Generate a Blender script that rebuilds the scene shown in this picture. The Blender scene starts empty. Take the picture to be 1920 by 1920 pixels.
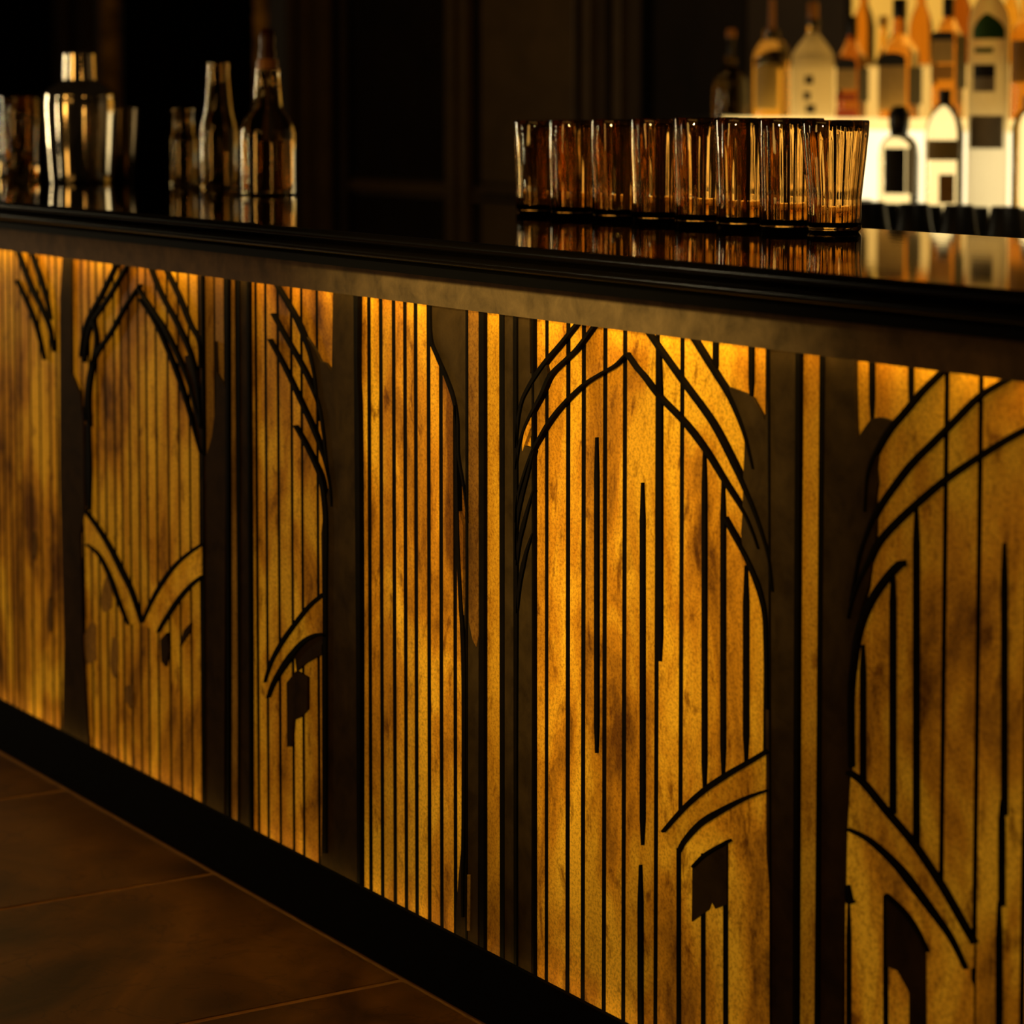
import bpy, bmesh, math, random
from mathutils import Vector, Matrix
random.seed(7)
SC = bpy.context.scene
COL = SC.collection

# ------------------------------------------------------------------ camera
FPX = 5000.0                       # focal length in pixels of the 1920 frame
PIT = math.radians(4.1)
PHI = math.atan2(FPX, 3130*math.cos(PIT))
OY = 187-960+FPX*math.tan(PIT)
DIST, CZ = 1.6843, 1.122           # distance to the bar front, lens height
cR = Vector((math.cos(PHI), math.sin(PHI), 0))
cF = Vector((-math.sin(PHI)*math.cos(PIT), math.cos(PHI)*math.cos(PIT), -math.sin(PIT)))
cU = cR.cross(cF)
CAM = Vector((0, -DIST, CZ))
cam = bpy.data.cameras.new('camera')
camo = bpy.data.objects.new('camera', cam); COL.objects.link(camo)
m = Matrix((cR, cU, -cF)).transposed().to_4x4(); m.translation = CAM
camo.matrix_world = m
cam.sensor_fit = 'HORIZONTAL'; cam.sensor_width = 36.0
cam.lens = FPX/1920*36.0
cam.shift_y = OY/1920
cam.clip_start = 0.05; cam.clip_end = 60
cam.dof.use_dof = True
cam.dof.focus_distance = 3.18
cam.dof.aperture_fstop = 4.7
SC.camera = camo

# ------------------------------------------------------------------ world, lights, exposure
w = bpy.data.worlds.new('dim_room'); SC.world = w; w.use_nodes = True
w.node_tree.nodes['Background'].inputs[0].default_value = (1.0, 0.62, 0.28, 1)
w.node_tree.nodes['Background'].inputs[1].default_value = 0.006
SC.view_settings.view_transform = 'Standard'
SC.view_settings.look = 'None'
SC.view_settings.exposure = 0.0
SC.view_settings.gamma = 1.0
SC.view_settings.use_curve_mapping = False
SC.cycles.use_denoising = True
SC.cycles.max_bounces = 14
SC.cycles.transmission_bounces = 14
SC.cycles.caustics_reflective = False
SC.cycles.caustics_refractive = False
SC.cycles.sample_clamp_indirect = 6.0

def aim(o, target):
    o.rotation_euler = (Vector(target)-o.location).to_track_quat('-Z', 'Y').to_euler()

def area(name, loc, target, sx, sy, power, color):
    l = bpy.data.lights.new(name, 'AREA'); l.shape = 'RECTANGLE'; l.size = sx; l.size_y = sy
    l.energy = power; l.color = color
    o = bpy.data.objects.new(name, l); COL.objects.link(o); o.location = loc; aim(o, target); return o

def spot(name, loc, target, power, color, ang, blend, size):
    l = bpy.data.lights.new(name, 'SPOT'); l.energy = power; l.color = color
    l.spot_size = math.radians(ang); l.spot_blend = blend; l.shadow_soft_size = size
    o = bpy.data.objects.new(name, l); COL.objects.link(o); o.location = loc; aim(o, target); return o

AMB = (1.0, 0.50, 0.10); WARM = (1.0, 0.70, 0.28); CREAM = (1.0, 0.80, 0.46)
# a downlight on the bar front; unseen lights added for fill and streak highlights
spot('downlight', (-2.05, -3.0, 1.60), (-2.62, 0.0, 0.78), 470, (1.0, 0.78, 0.28), 23, 1.0, 0.10)
area('front_fill_light', (-2.4, -4.2, 2.5), (-2.9, 0, 0.5), 3.0, 0.5, 5, AMB)  # unseen soft fill added to lift the whole bar front
area('far_streak_lamp', (-7.7, -0.8, 1.22), (-4.6, 0.4, 1.05), 0.14, 0.95, 17, CREAM)  # unseen strip light placed for cream left-edge streaks on steel and bottles
area('guest_streak_lamp', (-3.6, -3.4, 1.27), (-4.3, 0.4, 1.1), 0.42, 0.95, 12, AMB)  # unseen amber light placed for the broad central streaks on shaker and bottles
area('near_streak_lamp', (0.3, -0.6, 1.15), (-3.6, 0.4, 1.1), 0.12, 0.8, 4, AMB)  # unseen light put in for amber streaks on the right flanks
area('tumbler_streak_light', (-5.6, -2.6, 1.15), (-3.0, 0.4, 1.05), 0.045, 0.8, 5, CREAM)  # thin unseen light added to draw cream streaks in the tumblers
area('bottle_fill_light', (-2.2, 1.55, 2.3), (-2.55, 2.5, 1.1), 1.6, 0.15, 24, CREAM).data.spread = math.radians(70)  # unseen light added to brighten the bottles and their labels
area('column_fill_light', (-6.6, 1.5, 2.7), (-6.9, 2.95, 1.4), 2.4, 0.1, 5, AMB)  # unseen light added to lift the dark wall and its columns

# ------------------------------------------------------------------ photo geometry -> world planes
def ray(x, y):
    return cF + cR*((x-960)/FPX) + cU*(-(y-960-OY)/FPX)
def on_y(x, y, Y):                  # point of the sight line on the vertical plane y = Y
    r = ray(x, y); t = (Y+DIST)/r.y
    return CAM + r*t
def on_z(x, y, Z):
    r = ray(x, y); t = (Z-CZ)/r.z
    return CAM + r*t
def pxm(p):                         # pixels per metre at a point
    return FPX/((Vector(p)-CAM).dot(cF))

# ------------------------------------------------------------------ node materials
def newmat(name):
    mt = bpy.data.materials.new(name); mt.use_nodes = True
    nt = mt.node_tree; return mt, nt, nt.nodes['Principled BSDF']
def N(nt, typ, **kw):
    n = nt.nodes.new(typ)
    for k, v in kw.items():
        if k.startswith('i_'):
            key = k[2:]; key = int(key) if key.isdigit() else key.replace('_', ' ')
            n.inputs[key].default_value = v
        else: setattr(n, k, v)
    return n
def ramp(nt, src, stops):
    r = nt.nodes.new('ShaderNodeValToRGB'); e = r.color_ramp.elements
    while len(e) > 1: e.remove(e[-1])
    e[0].position, e[0].color = stops[0][0], (*stops[0][1], 1)
    for p, c in stops[1:]:
        k = e.new(p); k.color = (*c, 1)
    nt.links.new(src, r.inputs[0]); return r
def coords(nt, scale=(1, 1, 1)):
    g = N(nt, 'ShaderNodeNewGeometry'); mp = N(nt, 'ShaderNodeMapping')
    mp.inputs['Scale'].default_value = scale
    nt.links.new(g.outputs['Position'], mp.inputs[0]); return mp.outputs[0]
def noise(nt, vec, scale, detail=4, rough=0.6, dist=0.0):
    n = N(nt, 'ShaderNodeTexNoise'); n.inputs['Scale'].default_value = scale
    n.inputs['Detail'].default_value = detail; n.inputs['Roughness'].default_value = rough
    n.inputs['Distortion'].default_value = dist
    nt.links.new(vec, n.inputs['Vector']); return n.outputs['Fac']
def mixc(nt, fac, a, b, mode='MIX'):
    n = N(nt, 'ShaderNodeMix', data_type='RGBA', blend_type=mode)
    if isinstance(fac, float): n.inputs[0].default_value = fac
    else: nt.links.new(fac, n.inputs[0])
    for v, k in ((a, 6), (b, 7)):
        if isinstance(v, tuple): n.inputs[k].default_value = (*v, 1)
        else: nt.links.new(v, n.inputs[k])
    return n.outputs[2]
def bump(nt, bsdf, h, strength, dist):
    b = N(nt, 'ShaderNodeBump'); b.inputs['Strength'].default_value = strength; b.inputs['Distance'].default_value = dist
    nt.links.new(h, b.inputs['Height']); nt.links.new(b.outputs[0], bsdf.inputs['Normal'])

def gold_mat(name, light, mid, dark, stain, glow):
    # mica with an even glow put into its own colour; no light sheet is built
    mt, nt, b = newmat(name)
    v = coords(nt); v2 = coords(nt, (1, 1, .45))
    clouds = noise(nt, v2, 9, 5, .62, .5)
    base = ramp(nt, clouds, [(.33, dark), (.47, mid), (.60, light)]).outputs[0]
    grain = noise(nt, v, 260, 3, .7)
    g = ramp(nt, grain, [(.34, (.38, .33, .28)), (.56, (1, 1, 1))]).outputs[0]
    base = mixc(nt, .75, base, g, 'MULTIPLY')
    sp = noise(nt, v2, 42, 5, .65, .4)
    s = ramp(nt, sp, [(.56, (1, 1, 1)), (.68, stain)]).outputs[0]
    base = mixc(nt, .8, base, s, 'MULTIPLY')
    oi = N(nt, 'ShaderNodeObjectInfo')
    rv = ramp(nt, oi.outputs['Random'], [(0, (.72, .70, .66)), (1, (1.0, 1.0, 1.0))]).outputs[0]
    base = mixc(nt, 1.0, base, rv, 'MULTIPLY')
    nt.links.new(base, b.inputs['Base Color'])
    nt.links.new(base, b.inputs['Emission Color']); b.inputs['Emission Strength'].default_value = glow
    b.inputs['Roughness'].default_value = .5; b.inputs['Specular IOR Level'].default_value = .06
    bump(nt, b, grain, .25, .0006)
    return mt
M = {}
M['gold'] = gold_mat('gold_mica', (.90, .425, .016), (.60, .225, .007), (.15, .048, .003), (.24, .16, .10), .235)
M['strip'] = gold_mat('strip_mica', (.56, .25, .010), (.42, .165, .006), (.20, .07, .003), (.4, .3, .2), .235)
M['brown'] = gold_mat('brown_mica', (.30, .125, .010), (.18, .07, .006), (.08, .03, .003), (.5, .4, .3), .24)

def mottled(name, c1, c2, scale, rough, spec=.3, bumps=.15):
    mt, nt, b = newmat(name)
    v = coords(nt); n1 = noise(nt, v, scale, 6, .65, .4)
    c = ramp(nt, n1, [(.34, c1), (.66, c2)]).outputs[0]
    nt.links.new(c, b.inputs['Base Color']); b.inputs['Roughness'].default_value = rough
    b.inputs['Specular IOR Level'].default_value = spec
    fine = noise(nt, v, scale*18, 3, .6); bump(nt, b, fine, bumps, .0008)
    return mt
M['bronze'] = mottled('dark_bronze', (.020, .0105, .0030), (.046, .0255, .0082), 20, .75, .04)
M['groove'] = mottled('blackened_wood', (.0022, .0012, .0004), (.0045, .0026, .0009), 40, .7, .03)
M['rail'] = mottled('aged_zinc', (.085, .053, .023), (.175, .108, .046), 26, .65, .08)
M['plinth'] = mottled('black_plinth', (.0012, .0008, .0004), (.002, .0014, .0006), 12, .7, .03)
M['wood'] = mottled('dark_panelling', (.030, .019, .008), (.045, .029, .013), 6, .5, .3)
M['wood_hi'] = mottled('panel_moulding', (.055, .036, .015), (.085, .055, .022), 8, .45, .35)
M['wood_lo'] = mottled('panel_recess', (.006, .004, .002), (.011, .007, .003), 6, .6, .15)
M['ornament'] = mottled('carved_gilt_column', (.08, .045, .012), (.55, .32, .08), 11, .5, .4, .5)
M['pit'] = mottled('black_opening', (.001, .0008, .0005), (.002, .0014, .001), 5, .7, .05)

def counter_mat():
    mt, nt, b = newmat('black_lacquer')
    v = coords(nt, (3, 60, 1)); n = noise(nt, v, 2.2, 2, .5)
    b.inputs['Base Color'].default_value = (.0035, .0025, .0015, 1)
    b.inputs['Roughness'].default_value = .035; b.inputs['IOR'].default_value = 1.55
    bump(nt, b, n, .02, .002); return mt
M['counter'] = counter_mat()
def plain(name, col, rough=.5, metal=0.0, spec=.5):
    mt, nt, b = newmat(name)
    v = coords(nt); n = noise(nt, v, 60, 3, .6)
    c = ramp(nt, n, [(.3, tuple(x*.85 for x in col)), (.7, col)]).outputs[0]
    nt.links.new(c, b.inputs['Base Color']); b.inputs['Roughness'].default_value = rough
    b.inputs['Metallic'].default_value = metal; b.inputs['Specular IOR Level'].default_value = spec
    return mt
M['nosing'] = plain('black_nosing', (.003, .002, .001), .16, 0.0, .15)
M['steel'] = plain('polished_steel', (.80, .72, .58), .09, 1.0)
M['dull_steel'] = plain('smoked_steel', (.22, .17, .11), .2, 1.0)
M['dark_cup'] = plain('black_rubberised_cup', (.005, .0035, .002), .4, 0.0, .2)
M['red_cap'] = plain('oxblood_cap', (.075, .010, .003), .4)
M['black_cap'] = plain('black_cap', (.008, .005, .003), .35)
M['amber_cap'] = plain('amber_cap', (.55, .22, .04), .4)
M['cream_label'] = plain('cream_label', (.80, .50, .15), .7)
M['grey_label'] = plain('grey_label', (.62, .48, .28), .7)
M['black_label'] = plain('black_label', (.012, .009, .006), .6)
M['red_label'] = plain('red_label', (.45, .06, .008), .6)
M['green_label'] = plain('green_label', (.035, .16, .004), .6)
M['amber_label'] = plain('amber_label', (.62, .28, .04), .6)
M['gold_label'] = plain('gold_label', (.62, .40, .10), .6)
def floor_mat():
    mt, nt, b = newmat('brown_marble')
    v = coords(nt); n1 = noise(nt, v, 3.5, 6, .6, 1.2)
    c = ramp(nt, n1, [(.32, (.03, .010, .0004)), (.52, (.11, .041, .0015)), (.7, (.19, .074, .004))]).outputs[0]
    n2 = noise(nt, v, 5, 4, .5, 2.5)
    vein = ramp(nt, n2, [(.485, (1, 1, 1)), (.5, (.5, .42, .35)), (.515, (1, 1, 1))]).outputs[0]
    c = mixc(nt, .8, c, vein, 'MULTIPLY'); nt.links.new(c, b.inputs['Base Color'])
    b.inputs['Roughness'].default_value = .38; b.inputs['Specular IOR Level'].default_value = .14
    return mt
M['tile'] = floor_mat()
M['grout'] = mottled('sandy_grout', (.22, .085, .006), (.30, .125, .012), 30, .8, .2)

def glass_mat(name, col, ior=1.45, rough=0.0):
    mt, nt, b = newmat(name)
    b.inputs['Base Color'].default_value = (*col, 1); b.inputs['Transmission Weight'].default_value = 1
    b.inputs['IOR'].default_value = ior; b.inputs['Roughness'].default_value = rough
    return mt
M['clear'] = glass_mat('clear_glass', (.88, .76, .52))
M['tumbler'] = glass_mat('smoky_tumbler_glass', (.84, .60, .27), 1.48)
M['whisky'] = glass_mat('whisky_amber', (.72, .34, .05), 1.38)
M['darkrum'] = glass_mat('dark_rum', (.42, .15, .022), 1.38)
M['gold_spirit'] = glass_mat('golden_spirit', (.92, .58, .12), 1.38)
M['dimglass'] = glass_mat('smoked_glass', (.50, .34, .14), 1.4)
def frosted(name, col):
    mt, nt, b = newmat(name)
    b.inputs['Base Color'].default_value = (*col, 1); b.inputs['Roughness'].default_value = .5
    b.inputs['Transmission Weight'].default_value = .9; b.inputs['IOR'].default_value = 1.12
    t = N(nt, 'ShaderNodeBsdfTranslucent'); t.inputs[0].default_value = (*col, 1)
    mx = N(nt, 'ShaderNodeMixShader'); mx.inputs[0].default_value = .35
    nt.links.new(b.outputs[0], mx.inputs[1]); nt.links.new(t.outputs[0], mx.inputs[2])
    nt.links.new(mx.outputs[0], nt.nodes['Material Output'].inputs[0])
    return mt
M['frost'] = frosted('frosted_glass', (.95, .88, .72))
def emit(name, col, s):
    mt, nt, b = newmat(name)
    b.inputs['Base Color'].default_value = (*[min(1, c*.12) for c in col], 1)
    v = coords(nt); n = noise(nt, v, 7, 2, .5)
    c = ramp(nt, n, [(.3, tuple(x*.9 for x in col)), (.7, col)]).outputs[0]
    nt.links.new(c, b.inputs['Emission Color']); b.inputs['Emission Strength'].default_value = s
    return mt
M['led'] = emit('amber_led', (1.0, .70, .17), 20)
M['led_low'] = emit('amber_led_low', (1.0, .62, .12), 2.6)
M['lit_step'] = emit('lit_acrylic', (1.0, .80, .43), 1.9)
M['lit_shelf'] = emit('lit_shelf_edge', (1.0, .66, .20), 1.5)
M['lit_rear'] = emit('lit_rear_step', (1.0, .55, .11), .9)
M['lit_back'] = emit('lit_amber_backdrop', (1.0, .50, .06), .80)

# ------------------------------------------------------------------ mesh helpers
def tag(o, label=None, cat=None, group=None, kind=None):
    if label: o['label'] = label
    if cat: o['category'] = cat
    if group: o['group'] = group
    if kind: o['kind'] = kind
    return o
def empty(name, loc):
    o = bpy.data.objects.new(name, None); COL.objects.link(o); o.location = loc
    o.empty_display_size = .1; return o
def link(name, me, mat, parent=None):
    o = bpy.data.objects.new(name, me); COL.objects.link(o)
    if mat: me.materials.append(mat)
    if parent is not None:
        o.parent = parent
        p = parent; off = Vector(p.location)
        while p.parent: p = p.parent; off += Vector(p.location)
        o.location = (0, 0, 0); me.transform(Matrix.Translation(-off))
    return o
def from_bm(name, bm, mat, parent=None, smooth=False, ang=None):
    bmesh.ops.recalc_face_normals(bm, faces=bm.faces[:])
    me = bpy.data.meshes.new(name); bm.to_mesh(me); bm.free()
    if smooth:
        for p in me.polygons: p.use_smooth = True
        try: me.set_sharp_from_angle(angle=math.radians(ang or 40))
        except Exception: pass
    return link(name, me, mat, parent)
def bm_box(bm, x0, x1, y0, y1, z0, z1):
    v = [bm.verts.new(c) for c in ((x0,y0,z0),(x1,y0,z0),(x1,y1,z0),(x0,y1,z0),(x0,y0,z1),(x1,y0,z1),(x1,y1,z1),(x0,y1,z1))]
    for f in ((0,1,2,3),(4,5,6,7),(0,1,5,4),(1,2,6,5),(2,3,7,6),(3,0,4,7)): bm.faces.new([v[i] for i in f])
def box(name, x0, x1, y0, y1, z0, z1, mat, parent=None, bev=0):
    bm = bmesh.new(); bm_box(bm, x0, x1, y0, y1, z0, z1)
    if bev: bmesh.ops.bevel(bm, geom=bm.edges[:], offset=bev, segments=2, affect='EDGES', profile=.5)
    return from_bm(name, bm, mat, parent)
def prism_xz(name, pts, yf, yb, mat, parent=None):
    """outline in the plane of the bar front, given thickness from yf (front) to yb (back)"""
    bm = bmesh.new()
    a = [bm.verts.new((p[0], yf, p[1])) for p in pts]; b = [bm.verts.new((p[0], yb, p[1])) for p in pts]
    n = len(pts); bm.faces.new(a); bm.faces.new(b[::-1])
    for i in range(n): bm.faces.new((a[i], a[(i+1) % n], b[(i+1) % n], b[i]))
    return from_bm(name, bm, mat, parent)
def sweep_x(name, prof, x0, x1, mat, parent=None, smooth=False):
    bm = bmesh.new()
    a = [bm.verts.new((x0, y, z)) for y, z in prof]; b = [bm.verts.new((x1, y, z)) for y, z in prof]
    n = len(prof); bm.faces.new(a); bm.faces.new(b[::-1])
    for i in range(n): bm.faces.new((a[i], a[(i+1) % n], b[(i+1) % n], b[i]))
    return from_bm(name, bm, mat, parent, smooth, 35)
def lathe_bm(prof, n=40, p=2.0, rot=0.0, center=(0, 0), flute=None):
    """closed lathe of (radius, z); p>2 makes a rounded square; flute(ang, i) scales the radius"""
    bm = bmesh.new(); rings = []
    for i, (r, z) in enumerate(prof):
        if r <= 1e-5:
            rings.append([bm.verts.new((center[0], center[1], z))]); continue
        ring = []
        for k in range(n):
            t = 2*math.pi*k/n; c, s = math.cos(t), math.sin(t)
            q = 1.0 if p == 2 else 1/((abs(c)**p+abs(s)**p)**(1/p))
            rr = r*q*(flute(t, i) if flute else 1)
            ca, sa = math.cos(rot), math.sin(rot); x, y = rr*c, rr*s
            ring.append(bm.verts.new((center[0]+x*ca-y*sa, center[1]+x*sa+y*ca, z)))
        rings.append(ring)
    for A, B in zip(rings, rings[1:]):
        if len(A) == 1 and len(B) == 1: continue
        if len(A) == 1:
            for k in range(n): bm.faces.new((A[0], B[k], B[(k+1) % n]))
        elif len(B) == 1:
            for k in range(n): bm.faces.new((A[k], B[0], A[(k+1) % n]))
        else:
            for k in range(n): bm.faces.new((A[k], B[k], B[(k+1) % n], A[(k+1) % n]))
    return bm
def lathe(name, prof, mat, parent=None, n=40, p=2.0, rot=0.0, center=(0, 0), flute=None, ang=40):
    return from_bm(name, lathe_bm(prof, n, p, rot, center, flute), mat, parent, True, ang)
def patch(name, r0, r1, z0, z1, a0, a1, center, mat, parent, n=14, th=.0008):
    """a label wrapped round a bottle"""
    bm = bmesh.new(); L = []
    for k in range(n+1):
        t = a0+(a1-a0)*k/n; c, s = math.cos(t), math.sin(t)
        L.append([bm.verts.new((center[0]+c*r, center[1]+s*r, z)) for r, z in ((r0+th, z0), (r1+th, z1), (r1, z1), (r0, z0))])
    for A, B in zip(L, L[1:]):
        for i in range(4): bm.faces.new((A[i], A[(i+1) % 4], B[(i+1) % 4], B[i]))
    bm.faces.new(L[0]); bm.faces.new(L[-1][::-1])
    return from_bm(name, bm, mat, parent, True, 40)
def catmull(pts, k=6):
    if len(pts) < 3: return pts
    P = [pts[0]]+list(pts)+[pts[-1]]; out = []
    for i in range(1, len(P)-2):
        for j in range(k):
            t = j/k; a, b, c, d = P[i-1:i+3]
            out.append(tuple(.5*(2*b[q]+(c[q]-a[q])*t+(2*a[q]-5*b[q]+4*c[q]-d[q])*t*t+(3*b[q]-a[q]-3*c[q]+d[q])*t**3) for q in range(2)))
    out.append(tuple(pts[-1])); return out

# ================================================================== SETTING
X0, X1 = -6.6, -0.70               # length of the bar that is built
CT = CZ-.165                       # counter top
floor = box('floor', -9, 2.2, -4.6, 3.2, -.06, -.0012, M['grout']); tag(floor, kind='structure')
xj = -2.9046; T = .555; G = .006
tile_me = None
for i in range(-8, 4):
    for j in range(0, 3):
        x0, y0 = xj+i*T+G, -.032-(j+1)*T+G
        bm = bmesh.new(); bm_box(bm, 0, T-2*G, 0, T-2*G, -.0011, 0)
        if tile_me is None:
            bmesh.ops.bevel(bm, geom=[e for e in bm.edges if all(v.co.z > -.0005 for v in e.verts)], offset=.0006, segments=1, affect='EDGES')
            bmesh.ops.recalc_face_normals(bm, faces=bm.faces[:])
            tile_me = bpy.data.meshes.new('tile'); bm.to_mesh(tile_me); tile_me.materials.append(M['tile'])
        bm.free()
        t = bpy.data.objects.new('tile', tile_me); COL.objects.link(t); t.parent = floor; t.location = (x0, y0, 0)

WY = 2.95                          # panelled wall behind the bar
wall = box('wall_back', -9, 2.2, WY, WY+.12, -.05, 3.0, M['wood']); tag(wall, kind='structure')
def wx(x): return on_y(x, 200, WY).x
def strip(name, xa, xb, depth, mat, z0=0.0, z1=3.0, parent=wall):
    return box(name, wx(xa), wx(xb), WY-depth, WY+.02, z0, z1, M[mat], parent, .004 if depth > .012 else 0)
zr = on_y(820, 338, WY).z
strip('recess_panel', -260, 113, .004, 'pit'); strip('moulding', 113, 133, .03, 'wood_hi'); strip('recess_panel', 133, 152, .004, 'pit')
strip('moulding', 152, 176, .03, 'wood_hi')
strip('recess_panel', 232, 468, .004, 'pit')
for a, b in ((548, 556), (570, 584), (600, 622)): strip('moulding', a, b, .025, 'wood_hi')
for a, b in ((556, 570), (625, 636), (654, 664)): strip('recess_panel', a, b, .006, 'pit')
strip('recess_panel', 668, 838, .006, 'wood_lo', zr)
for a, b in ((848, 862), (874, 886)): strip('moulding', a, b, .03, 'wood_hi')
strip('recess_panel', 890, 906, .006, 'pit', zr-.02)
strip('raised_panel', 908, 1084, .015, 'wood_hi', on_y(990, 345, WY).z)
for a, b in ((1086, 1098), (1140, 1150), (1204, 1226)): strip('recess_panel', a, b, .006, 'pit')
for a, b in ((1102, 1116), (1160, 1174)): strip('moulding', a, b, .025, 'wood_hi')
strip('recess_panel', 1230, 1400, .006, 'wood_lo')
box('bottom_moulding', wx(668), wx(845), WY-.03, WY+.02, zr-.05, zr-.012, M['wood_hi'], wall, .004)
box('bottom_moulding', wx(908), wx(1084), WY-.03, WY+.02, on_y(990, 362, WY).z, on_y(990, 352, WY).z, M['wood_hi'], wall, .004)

def column(px, hw, label):
    c = on_y(px, 100, WY-.14); s = pxm(c); r = hw/s
    e = empty('carved_column', (c.x, c.y, 0)); tag(e, label, 'column', 'carved columns on the back wall')
    prof = [(0, 0)]
    z = 0.0
    while z < 3.0:
        prof += [(r*.86, z), (r*1.0, z+.03), (r*.92, z+.06), (r*1.05, z+.085), (r*.86, z+.11)]; z += .112
    prof += [(0, z)]
    lathe('shaft', prof, M['ornament'], e, 20, center=(c.x, c.y), ang=60)
    box('base', c.x-r*1.3, c.x+r*1.3, c.y-r*1.3, c.y+r*1.3, 0, .14, M['wood_hi'], e, .006)
column(207, 20, 'carved gilt column on the wall just right of the cocktail shaker')
column(490, 15, 'carved gilt column on the wall behind the red capped bottle')

# ================================================================== BAR FRONT
bar = empty('bar_front', (-3.0, .02, 0))
tag(bar, 'bar front of glowing gold slats with dark bronze tree relief and arches', 'bar front')
ZB = CZ-1.0335                     # lip of the plinth
ZTP = CZ-.2534                     # lower edge of the rail
def xs(x, Y=0.0, y=1000): return on_y(x, y, Y).x
box('backing_board', X0, X1, .0005, .03, .02, CT-.047, M['groove'], bar)
sweep_x('plinth', [(-.03, 0), (-.03, ZB), (-.024, ZB), (-.024, ZB-.022), (.002, ZB-.022), (.002, 0)], X0, X1, M['plinth'], bar)
sweep_x('rail', [(-.03, ZTP), (-.03, CT-.046), (.002, CT-.046), (.002, ZTP+.022), (-.024, ZTP+.022), (-.024, ZTP)], X0, X1, M['rail'], bar)
box('led_strip', X0+.05, X1-.05, -.020, -.008, ZTP+.0195, ZTP+.0215, M['led'], bar)
box('led_strip', X0+.05, X1-.05, -.021, -.010, ZB-.0215, ZB-.0195, M['led_low'], bar)

# ---- slats between full-height grooves (photo x of each groove centre, groove width in px)
gr = []
def addg(lst, wd):
    for g in lst: gr.append((g, wd))
addg([-190,-176,-163,-150,-138,-126,-114,-102,-90,-79,-68,-57,-46,-35,-24,-13,-2,10,22,33,42,60,78,97], 3.5)
addg([110,157,171,185,200,217,230,245,262,277,295,317,337,357], 4.2)
addg([376], 5); addg([405], 4); addg([425], 6); addg([446], 6); addg([465], 5)
addg([482,500,523,548,567,596], 5.5)
addg([670], 10); addg([693,715,739,760,780,804,827,853], 7.5)
addg([876, 902.5], 9); addg([941], 9); addg([966, 998], 6)
addg([1025], 7); addg([1065,1094,1134,1171,1232,1278], 8.5)
addg([1437], 8); addg([1494.5, 1538], 9); addg([1598], 8); addg([1772], 10); addg([1836], 10); addg([1928,1978,2034,2096,2160], 11)
gr.sort()
brown_gaps = {(376,405), (405,425), (425,446), (446,465)}
for (a, wa), (b, wb) in zip(gr, gr[1:]):
    xa, xb = xs(a+wa/2), xs(b-wb/2)
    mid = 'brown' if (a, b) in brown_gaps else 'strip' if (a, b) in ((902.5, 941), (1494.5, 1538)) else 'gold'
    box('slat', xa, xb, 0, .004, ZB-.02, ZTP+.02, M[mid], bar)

xa = xs(gr[-1][0]+6)                    # the slats run on beyond the frame at both ends
while xa < X1-.06:
    box('slat', xa, xa+.050, 0, .004, ZB-.02, ZTP+.02, M['gold'], bar); xa += .0545
xa = xs(gr[0][0]-2)
while xa > X0+.06:
    box('slat', xa-.042, xa, 0, .004, ZB-.02, ZTP+.02, M['gold'], bar); xa -= .0455
L1, L2, L3, L4 = -.0022, -.0042, -.0070, -.0088   # fronts: inlay, trunk, branch, branch over branch
def PT(p, Y): q = on_y(p[0], p[1], Y); return (q.x, min(max(q.z, ZB-.015), ZTP+.018))
def plate(name, pts, Y, mat, smooth=False):
    if smooth: pts = catmull(pts, 4)
    q = [PT(p, Y) for p in pts]
    out = [q[0]]
    for v in q[1:]:
        if (Vector(v)-Vector(out[-1])).length > 2e-4: out.append(v)
    if (Vector(out[0])-Vector(out[-1])).length < 2e-4: out.pop()
    return prism_xz(name, out, Y, .0004, M[mat], bar)
def branch(pts, w0, w1, w2, Y=L3, mat='groove', name='branch', k=6):
    w0, w1, w2 = max(1.5, w0*.85-.5), w1*.88, max(1.5, w2*.8-1)
    """a tapering raised rib along a curve: widths in px at start, middle and end"""
    p0, p1 = pts[0], pts[1]
    if p0[1] < 472+.132*p0[0]+26:                     # starts at the rail: run on behind it
        l = math.hypot(p1[0]-p0[0], p1[1]-p0[1]); pts = [(p0[0]+(p0[0]-p1[0])/l*34, p0[1]+(p0[1]-p1[1])/l*34)]+list(pts)
    c = catmull(pts, k); n = len(c)-1; Lf, Rt = [], []
    for i, p in enumerate(c):
        a, b = c[max(i-1, 0)], c[min(i+1, n)]
        dx, dy = b[0]-a[0], b[1]-a[1]; l = math.hypot(dx, dy) or 1
        t = i/max(n, 1)
        wd = (w0+(w1-w0)*t*2) if t < .5 else (w1+(w2-w1)*(t-.5)*2)
        nx, ny = -dy/l*wd/2, dx/l*wd/2
        Lf.append(PT((p[0]+nx, p[1]+ny), Y)); Rt.append(PT((p[0]-nx, p[1]-ny), Y))
    bm = bmesh.new(); V = []
    for l, r in zip(Lf, Rt):
        V.append([bm.verts.new(cc) for cc in ((l[0], Y, l[1]), (r[0], Y, r[1]), (r[0], .0004, r[1]), (l[0], .0004, l[1]))])
    for A, B in zip(V, V[1:]):
        for i in range(4): bm.faces.new((A[i], A[(i+1) % 4], B[(i+1) % 4], B[i]))
    bm.faces.new(V[0]); bm.faces.new(V[-1][::-1])
    return from_bm(name, bm, M[mat], bar)
def rib(x, y0, y1, wd, taper0=True, taper1=True):
    """short upright rib that does not run the full height"""
    L = y1-y0; pts = [(x, y0), (x, y0+min(70, L*.2)), (x, (y0+y1)/2), (x, y1-min(50, L*.2)), (x, y1)]
    ws = [3 if taper0 else wd, wd, wd, wd, 3 if taper1 else wd]
    Lf = [PT((p[0]-q/2, p[1]), L1-.001) for p, q in zip(pts, ws)]; Rt = [PT((p[0]+q/2, p[1]), L1-.001) for p, q in zip(pts, ws)]
    return prism_xz('rib', Lf+Rt[::-1], L1-.001, .001, M['groove'], bar)
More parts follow.
